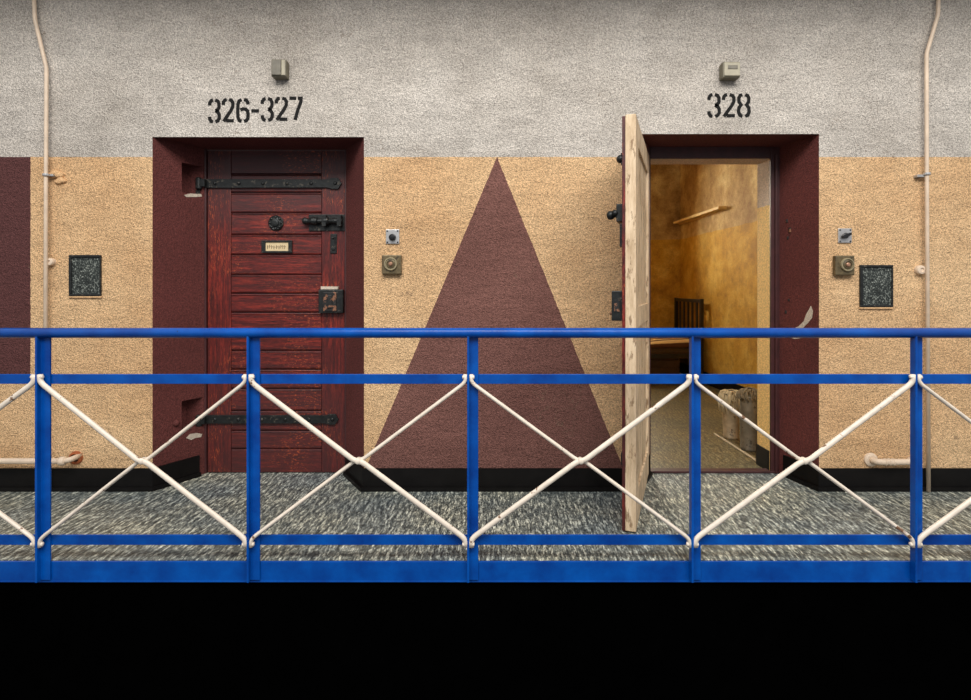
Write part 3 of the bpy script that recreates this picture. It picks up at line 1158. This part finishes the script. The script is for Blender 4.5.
def bell_push(px0, px1, py0, py1, label, dx, dz):
    d = DW - 0.02
    x0, x1, z0, z1 = X(px0, d), X(px1, d), Z(py1, d), Z(py0, d)
    cx, cz_ = (x0 + x1) / 2, (z0 + z1) / 2
    t = thing('bell_push', label, 'button', (cx, DW, cz_), group='brass bell pushes beside the doors')
    w2, h2 = (x1 - x0) / 2, (z1 - z0) / 2
    bm = BM()
    box(bm, -w2, w2, -0.028, 0, -h2, h2)
    link('box', bm, M['brass'], t, bevel=0.006)
    bm = BM()
    lathe(bm, [(0.037, -0.026), (0.037, -0.034), (0.034, -0.040), (0.030, -0.040), (0.028, -0.033), (0.001, -0.033)], (dx, 0, dz), 'Y', 28)
    link('rim', bm, M['brasslight'], t)
    bm = BM()
    lathe(bm, [(0.024, -0.032), (0.024, -0.037), (0.020, -0.039), (0.018, -0.035), (0.001, -0.035)], (dx, 0, dz), 'Y', 24)
    link('ring', bm, M['brass'], t)
    bm = BM()
    lathe(bm, [(0.011, -0.034), (0.011, -0.041), (0.007, -0.044), (0.001, -0.0445)], (dx, 0, dz), 'Y', 18)
    link('button', bm, M['copper'], t)


bell_push(382, 401.5, 255, 274.5, 'brass bell push on sand wall right of the red door', -0.004, 0.004)
bell_push(834.5, 854, 255.5, 275.5, 'brass bell push on sand wall right of the open doorway', 0.010, 0.004)


# dark speckled hatches
def hatch(px0, px1, py0, py1, label):
    x0, x1, z0, z1 = X(px0, DW), X(px1, DW), Z(py1, DW), Z(py0, DW)
    t = thing('wall_hatch', label, 'hatch', ((x0 + x1) / 2, DW, z0), group='dark speckled hatches in the sand wall')
    w2, hh = (x1 - x0) / 2, z1 - z0
    bm = BM()
    for b_ in ((-w2, w2, 0, 0.012), (-w2, w2, hh - 0.014, hh), (-w2, -w2 + 0.016, 0.012, hh - 0.014), (w2 - 0.008, w2, 0.012, hh - 0.014)):
        box(bm, b_[0], b_[1], -0.012, 0, b_[2], b_[3])
    link('frame', bm, M['iron'], t, bevel=0.003)
    bm = BM()
    box(bm, -w2 + 0.014, w2 - 0.006, -0.006, 0, 0.01, hh - 0.012)
    link('panel', bm, M['hatch'], t, bevel=0.001)
    bm = BM()
    box(bm, -w2 - 0.003, w2 + 0.003, -0.01, 0, -0.011, -0.001)
    link('ledge', bm, M['sand'], t, bevel=0.003)


hatch(70, 102, 255, 296, 'dark speckled square hatch in sand wall left of the red door')
hatch(859, 892, 265, 307, 'dark speckled square hatch in sand wall right of the open doorway')


# upright conduits
def conduit(pix, label, group='upright conduits on the wall'):
    d = DW - 0.03
    pts = [P(px, py, d) for px, py in pix]
    pts[-1].z = max(pts[-1].z, 0.0)
    t = thing('conduit', label, 'pipe', (pts[-1].x, d, pts[-1].z))
    o = t.location.copy()
    bm = BM()
    tube(bm, [p - o for p in arc_pts(pts, 4, 0.02)], 0.0102, 14)
    link('pipe', bm, M['pipe'], t, smooth=True)
    return t, o


t, o = conduit([(33, -25), (35, 20), (46.5, 68), (46, 180), (45.3, 490)], 'cream conduit kinked at its top, left of the red door')
for py in (175,):
    bm = BM()
    p = P(46.3, py, DW - 0.03) - o
    lathe(bm, [(0.0165, -0.007), (0.018, -0.004), (0.018, 0.004), (0.0165, 0.007)], p, 'Z', 14)
    box(bm, p.x + 0.01, p.x + 0.035, p.y + 0.002, p.y + 0.03, p.z - 0.006, p.z + 0.006)
    link('clamp', bm, M['steel'] if py == 175 else M['pipe'], t, bevel=0.001)
t, o = conduit([(939, -25), (938, 15), (926.5, 54), (926.8, 180), (928.5, 491.5)], 'cream conduit kinked at its top, right of the open doorway')
bm = BM()
p = P(926.8, 174, DW - 0.03) - o
lathe(bm, [(0.0165, -0.007), (0.018, -0.004), (0.018, 0.004), (0.0165, 0.007)], p, 'Z', 14)
box(bm, p.x - 0.05, p.x - 0.008, p.y + 0.002, p.y + 0.03, p.z - 0.016, p.z - 0.002)
link('clamp', bm, M['steel'], t, bevel=0.001)


# screw bosses beside the conduits
def boss(px, py, r, label):
    c = P(px, py, DW)
    bm = BM()
    lathe(bm, [(r, 0.0), (r, -0.018), (r * 0.85, -0.026), (r * 0.45, -0.028), (r * 0.4, -0.022), (0.001, -0.022)], (0, 0, 0), 'Y', 18)
    o = link('wall_boss', bm, M['pipe'], smooth=False)
    o.location = c
    tag(o, label, 'fitting')


boss(52.5, 262, 0.021, 'small round cream boss beside the left conduit')
boss(918.5, 270, 0.026, 'small round cream boss beside the right conduit')

# crumbled plaster where an old bracket was torn out beside the left clamp
bm = BM()
c = P(57, 177, DW)
for i in range(16):
    ball(bm, (random.uniform(-0.035, 0.035), -0.004, random.uniform(-0.03, 0.03)), random.uniform(0.012, 0.022), 8, (1.3, 0.7, 0.8))
o = link('plaster_lump', bm, M['sand'], smooth=True)
o.location = c
tag(o, 'crumbled plaster lump beside the clamp of the left conduit', 'plaster')

# horizontal pipe ends at skirting height
t = thing('pipe_stub', 'cream horizontal pipe ending at a rusty hole low left of the red door', 'pipe', P(30, 461, DW - 0.062))
o0 = t.location.copy()
bm = BM()
ye = DW - 0.062
pts = [(XL - o0.x, 0, 0), (X(60, ye) - o0.x, 0, 0)]
tube(bm, pts, 0.016, 16, up=Vector((0, 1, 0)))
lathe(bm, [(0.022, 0), (0.024, 0.006), (0.024, 0.02), (0.02, 0.03)], (X(60, ye) - o0.x, 0, 0), 'X', 16)
link('pipe', bm, M['pipe'], t, smooth=True)
c = P(76.5, 457.5, DW) - o0
bm = BM()
lathe(bm, [(0.037, 0.0), (0.034, -0.014), (0.024, -0.018), (0.020, -0.006), (0.001, -0.005)], c, 'Y', 20)
link('rust_ring', bm, M['rust'], t)
bm = BM()
lathe(bm, [(0.019, 0), (0.019, -0.010), (0.001, -0.0105)], c + Vector((-0.004, -0.0005, 0)), 'Y', 18)
link('hole', bm, M['knob'], t)
bm = BM()
tube(bm, arc_pts([(X(62, ye) - o0.x, 0, 0), (X(70, ye) - o0.x, 0.0, 0.006), (X(72, ye) - o0.x, 0.062, 0.012)], 4, 0.03), 0.014, 12)
link('elbow', bm, M['pipe'], t, smooth=True)

t = thing('pipe_stub', 'cream horizontal pipe stub low on the wall right of the open doorway', 'pipe', P(895, 462, DW - 0.045))
o0 = t.location.copy()
bm = BM()
ye = DW - 0.045
tube(bm, arc_pts([(X(876, ye) - o0.x, 0.045, 0), (X(877, ye) - o0.x, 0.0, 0), (X(912, ye) - o0.x, 0, 0), (X(915, ye) - o0.x, 0.045, 0)], 5, 0.03), 0.017, 16, up=Vector((0, 0, 1)))
link('pipe', bm, M['pipe'], t, smooth=True)
bm = BM()
lathe(bm, [(0.038, 0.045), (0.036, 0.036), (0.026, 0.032), (0.001, 0.032)], (X(876, ye) - o0.x, 0, 0), 'Y', 20)
link('flange', bm, M['pipe'], t)
bm = BM()
for k in range(3):
    xx = X(885 + k * 4, ye) - o0.x
    lathe(bm, [(0.019, -0.004), (0.021, 0), (0.019, 0.004)], (xx, 0, 0), 'X', 16)
link('collar', bm, M['pipe'], t, smooth=True)

# ================================================================== IN THE CELL
# wall rail high on the right wall
ya = 2.567 / 241 * F / 1.0 * 1.0
y_near = CX1 / 241 * F
bm = BM()
box(bm, CX1 - 0.09, CX1, y_near, DB, 1.955, 1.985)
box(bm, CX1 - 0.02, CX1, y_near, DB, 1.945, 1.955)
o = link('wall_shelf', bm, M['shelf'], bevel=0.003)
tag(o, 'narrow pale shelf high on the right wall inside the cell', 'shelf')

# bed along the back wall, slatted end against the right wall
bd = thing('cell_bed', 'dark metal bed with slatted headboard standing at the back of the cell', 'bed', (1.6, 6.93, 0))


def bpart(name, bm, mat, bevel=0.003, smooth=False):
    o = link(name, bm, mat, bd, smooth, bevel)
    o.location = (-1.6, -6.93, 0)
    return o


hx = CX1 - 0.075
y0, y1 = 6.46, 7.31
for yy in (y0, y1):
    bm = BM(); box(bm, hx - 0.02, hx + 0.02, yy - 0.02, yy + 0.02, 0, 0.985)
    bpart('leg', bm, M['bedmetal'])
for yy in (y0, y1):
    bm = BM(); box(bm, 0.62, 0.66, yy - 0.02, yy + 0.02, 0, 0.6)
    bpart('leg', bm, M['bedmetal'])
bm = BM()
box(bm, hx - 0.018, hx + 0.018, y0 + 0.02, y1 - 0.02, 0.94, 0.98)
box(bm, hx - 0.014, hx + 0.014, y0 + 0.02, y1 - 0.02, 0.50, 0.53)
for i in range(1, 6):
    yy = y0 + (y1 - y0) * i / 6
    box(bm, hx - 0.008, hx + 0.008, yy - 0.022, yy + 0.022, 0.52, 0.945)
bpart('headboard', bm, M['bedmetal'])
bm = BM()
for yy in (y0, y1):
    box(bm, 0.66, hx - 0.02, yy - 0.015, yy + 0.015, 0.30, 0.35)
for i in range(9):
    xx = 0.75 + i * 0.2
    box(bm, xx, xx + 0.04, y0 + 0.015, y1 - 0.015, 0.32, 0.335)
bpart('bed_frame', bm, M['bedmetal'])
bm = BM(); box(bm, 0.67, hx - 0.03, y0 + 0.02, y1 - 0.02, 0.336, 0.43)
bpart('mattress', bm, M['mattress'], 0.03)
# striped blanket, sagging
tt = thing('striped_blanket', 'brown and sand striped blanket spread over the cell bed', 'blanket', (1.6, 6.93, 0.43))
bm = BM()
NX, NY = 24, 14
g = []
for i in range(NX + 1):
    row = []
    for j in range(NY + 1):
        u, v = i / NX, j / NY
        x = 0.70 + u * (hx - 0.06 - 0.70)
        y = y0 - 0.012 + v * (y1 - y0 - 0.02)
        z = 0.438 + 0.07 * u ** 3 + 0.035 * math.sin(v * math.pi) + 0.006 * math.sin(u * 17 + v * 5)
        if j == 0:
            y = y0 - 0.012; z = 0.425
        row.append(bm.verts.new((x - 1.6, y - 6.93, z - 0.43)))
    g.append(row)
for i in range(NX):
    for j in range(NY):
        bm.faces.new((g[i][j], g[i + 1][j], g[i + 1][j + 1], g[i][j + 1]))
bl = link('cloth', bm, M['blanket'], tt, smooth=True)
so = bl.modifiers.new('solid', 'SOLIDIFY'); so.thickness = 0.008; so.offset = 1
# wooden crate under the bed
bm = BM()
box(bm, 1.75, 2.26, 6.55, 6.95, 0.012, 0.30)
for z in (0.02, 0.11, 0.2):
    box(bm, 1.745, 2.265, 6.538, 6.55, z, z + 0.075)
o = link('wooden_crate', bm, M['crate'], bevel=0.003)
o.location.z = -0.012
tag(o, 'brown wooden crate pushed under the cell bed', 'crate')

# low board with two zinc cans holding mop yarn
bm = BM(); box(bm, 1.732, 1.752, 3.56, 4.26, 0, 0.010)
o = link('floor_batten', bm, M['board'], bevel=0.003)
tag(o, 'thin whitewashed batten on the cell floor in front of the two cans', 'board')


def can(x, y, r, h, label, mat, smat, seed, grp='zinc cans behind the doorway'):
    rnd = random.Random(seed)
    t = thing('zinc_can', label, 'can', (x, y, 0.0), group=grp)
    bm = BM()
    lathe(bm, [(r * 0.9, 0.0), (r * 0.96, 0.006), (r * 0.97, 0.02), (r * 0.93, 0.024), (r * 0.98, h * 0.35), (r * 1.0, h * 0.7), (r * 1.02, h * 0.72), (r * 1.0, h * 0.74),
               (r * 0.96, h * 0.86), (r * 0.9, h * 0.93), (r * 0.98, h * 0.96), (r * 0.98, h * 0.985), (r * 0.86, h * 0.985), (r * 0.84, h * 0.9), (0.002, h * 0.9)], (0, 0, 0), 'Z', 26)
    link('body', bm, mat, t, smooth=True)
    bm = BM()
    pts = [(r * 1.0 * math.cos(a), 0, h * 0.9 + r * 1.3 * math.sin(a)) for a in [math.pi * k / 12 for k in range(13)]]
    tube(bm, pts, 0.003, 6)
    link('handle', bm, M['iron'], t, smooth=True)
    return t


def yarn(x, y, z, r, label, mat, seed, drop=0.07, n=70):
    rnd = random.Random(seed)
    t = thing('mop_head', label, 'mop', (x, y, z))
    bm = BM()
    for k in range(n):
        a = rnd.uniform(0, 2 * math.pi); b = a + rnd.uniform(-0.9, 0.9)
        ra_, rb_ = rnd.uniform(0, 0.5) * r, rnd.uniform(0.95, 1.3) * r
        hgt = rnd.uniform(0.01, 0.045)
        dr2 = rnd.uniform(0.15, 1.0) * drop
        pts = [(ra_ * math.cos(a), ra_ * math.sin(a), 0.008), (0.55 * r * math.cos(a + .3), 0.55 * r * math.sin(a + .3), hgt),
               (rb_ * 0.9 * math.cos(b), rb_ * 0.9 * math.sin(b), hgt * 0.7), (rb_ * 1.08 * math.cos(b), rb_ * 1.08 * math.sin(b), -dr2 * 0.4), (rb_ * math.cos(b + .15), rb_ * math.sin(b + .15), -dr2)]
        tube(bm, arc_pts(pts, 2, 0.03), 0.0035, 5, up=Vector((0.3, 0.2, 0.93)))
    o = link('yarn', bm, mat, t, smooth=True)
    bm = BM()
    lathe(bm, [(r * 0.5, -0.03), (r * 0.55, 0.0), (r * 0.4, 0.012), (0.004, 0.014)], (0, 0, 0), 'Z', 14)
    link('yarn_core', bm, mat, t, smooth=True)


can(1.822, 4.16, 0.058, 0.31, 'short pale zinc can behind the thin batten, further inside the cell', M['can'], None, 3)
yarn(1.822, 4.16, 0.315, 0.068, 'pale mop yarn spilling over the short pale can', M['strand'], 11, 0.13, 110)
can(1.819, 3.86, 0.062, 0.38, 'tall grey zinc can behind the thin batten, nearer the doorway', M['can2'], None, 4)
yarn(1.819, 3.86, 0.385, 0.062, 'grey mop yarn bunched on top of the tall grey can', M['strand2'], 12, 0.05, 80)

# ================================================================== ADDED LAMP in the cell (unseen, put in to brighten the cell)
tl = thing('added_fill_lamp', 'unseen round lamp added on the cell ceiling to brighten the cell', 'lamp', (1.5, 5.2, CT))
bm = BM(); lathe(bm, [(0.09, -0.03), (0.1, -0.02), (0.1, 0.0)], (0, 0, 0), 'Z', 24)
link('base', bm, M['steel'], tl)
em = NT('fill_lamp_glow')
em.b.inputs['Emission Color'].default_value = (1, 0.88, 0.66, 1)
em.b.inputs['Emission Strength'].default_value = 24
bm = BM(); ball(bm, (0, 0, -0.05), 0.13, 24, (1, 1, 0.6))
link('globe', bm, em.m, tl, smooth=True)
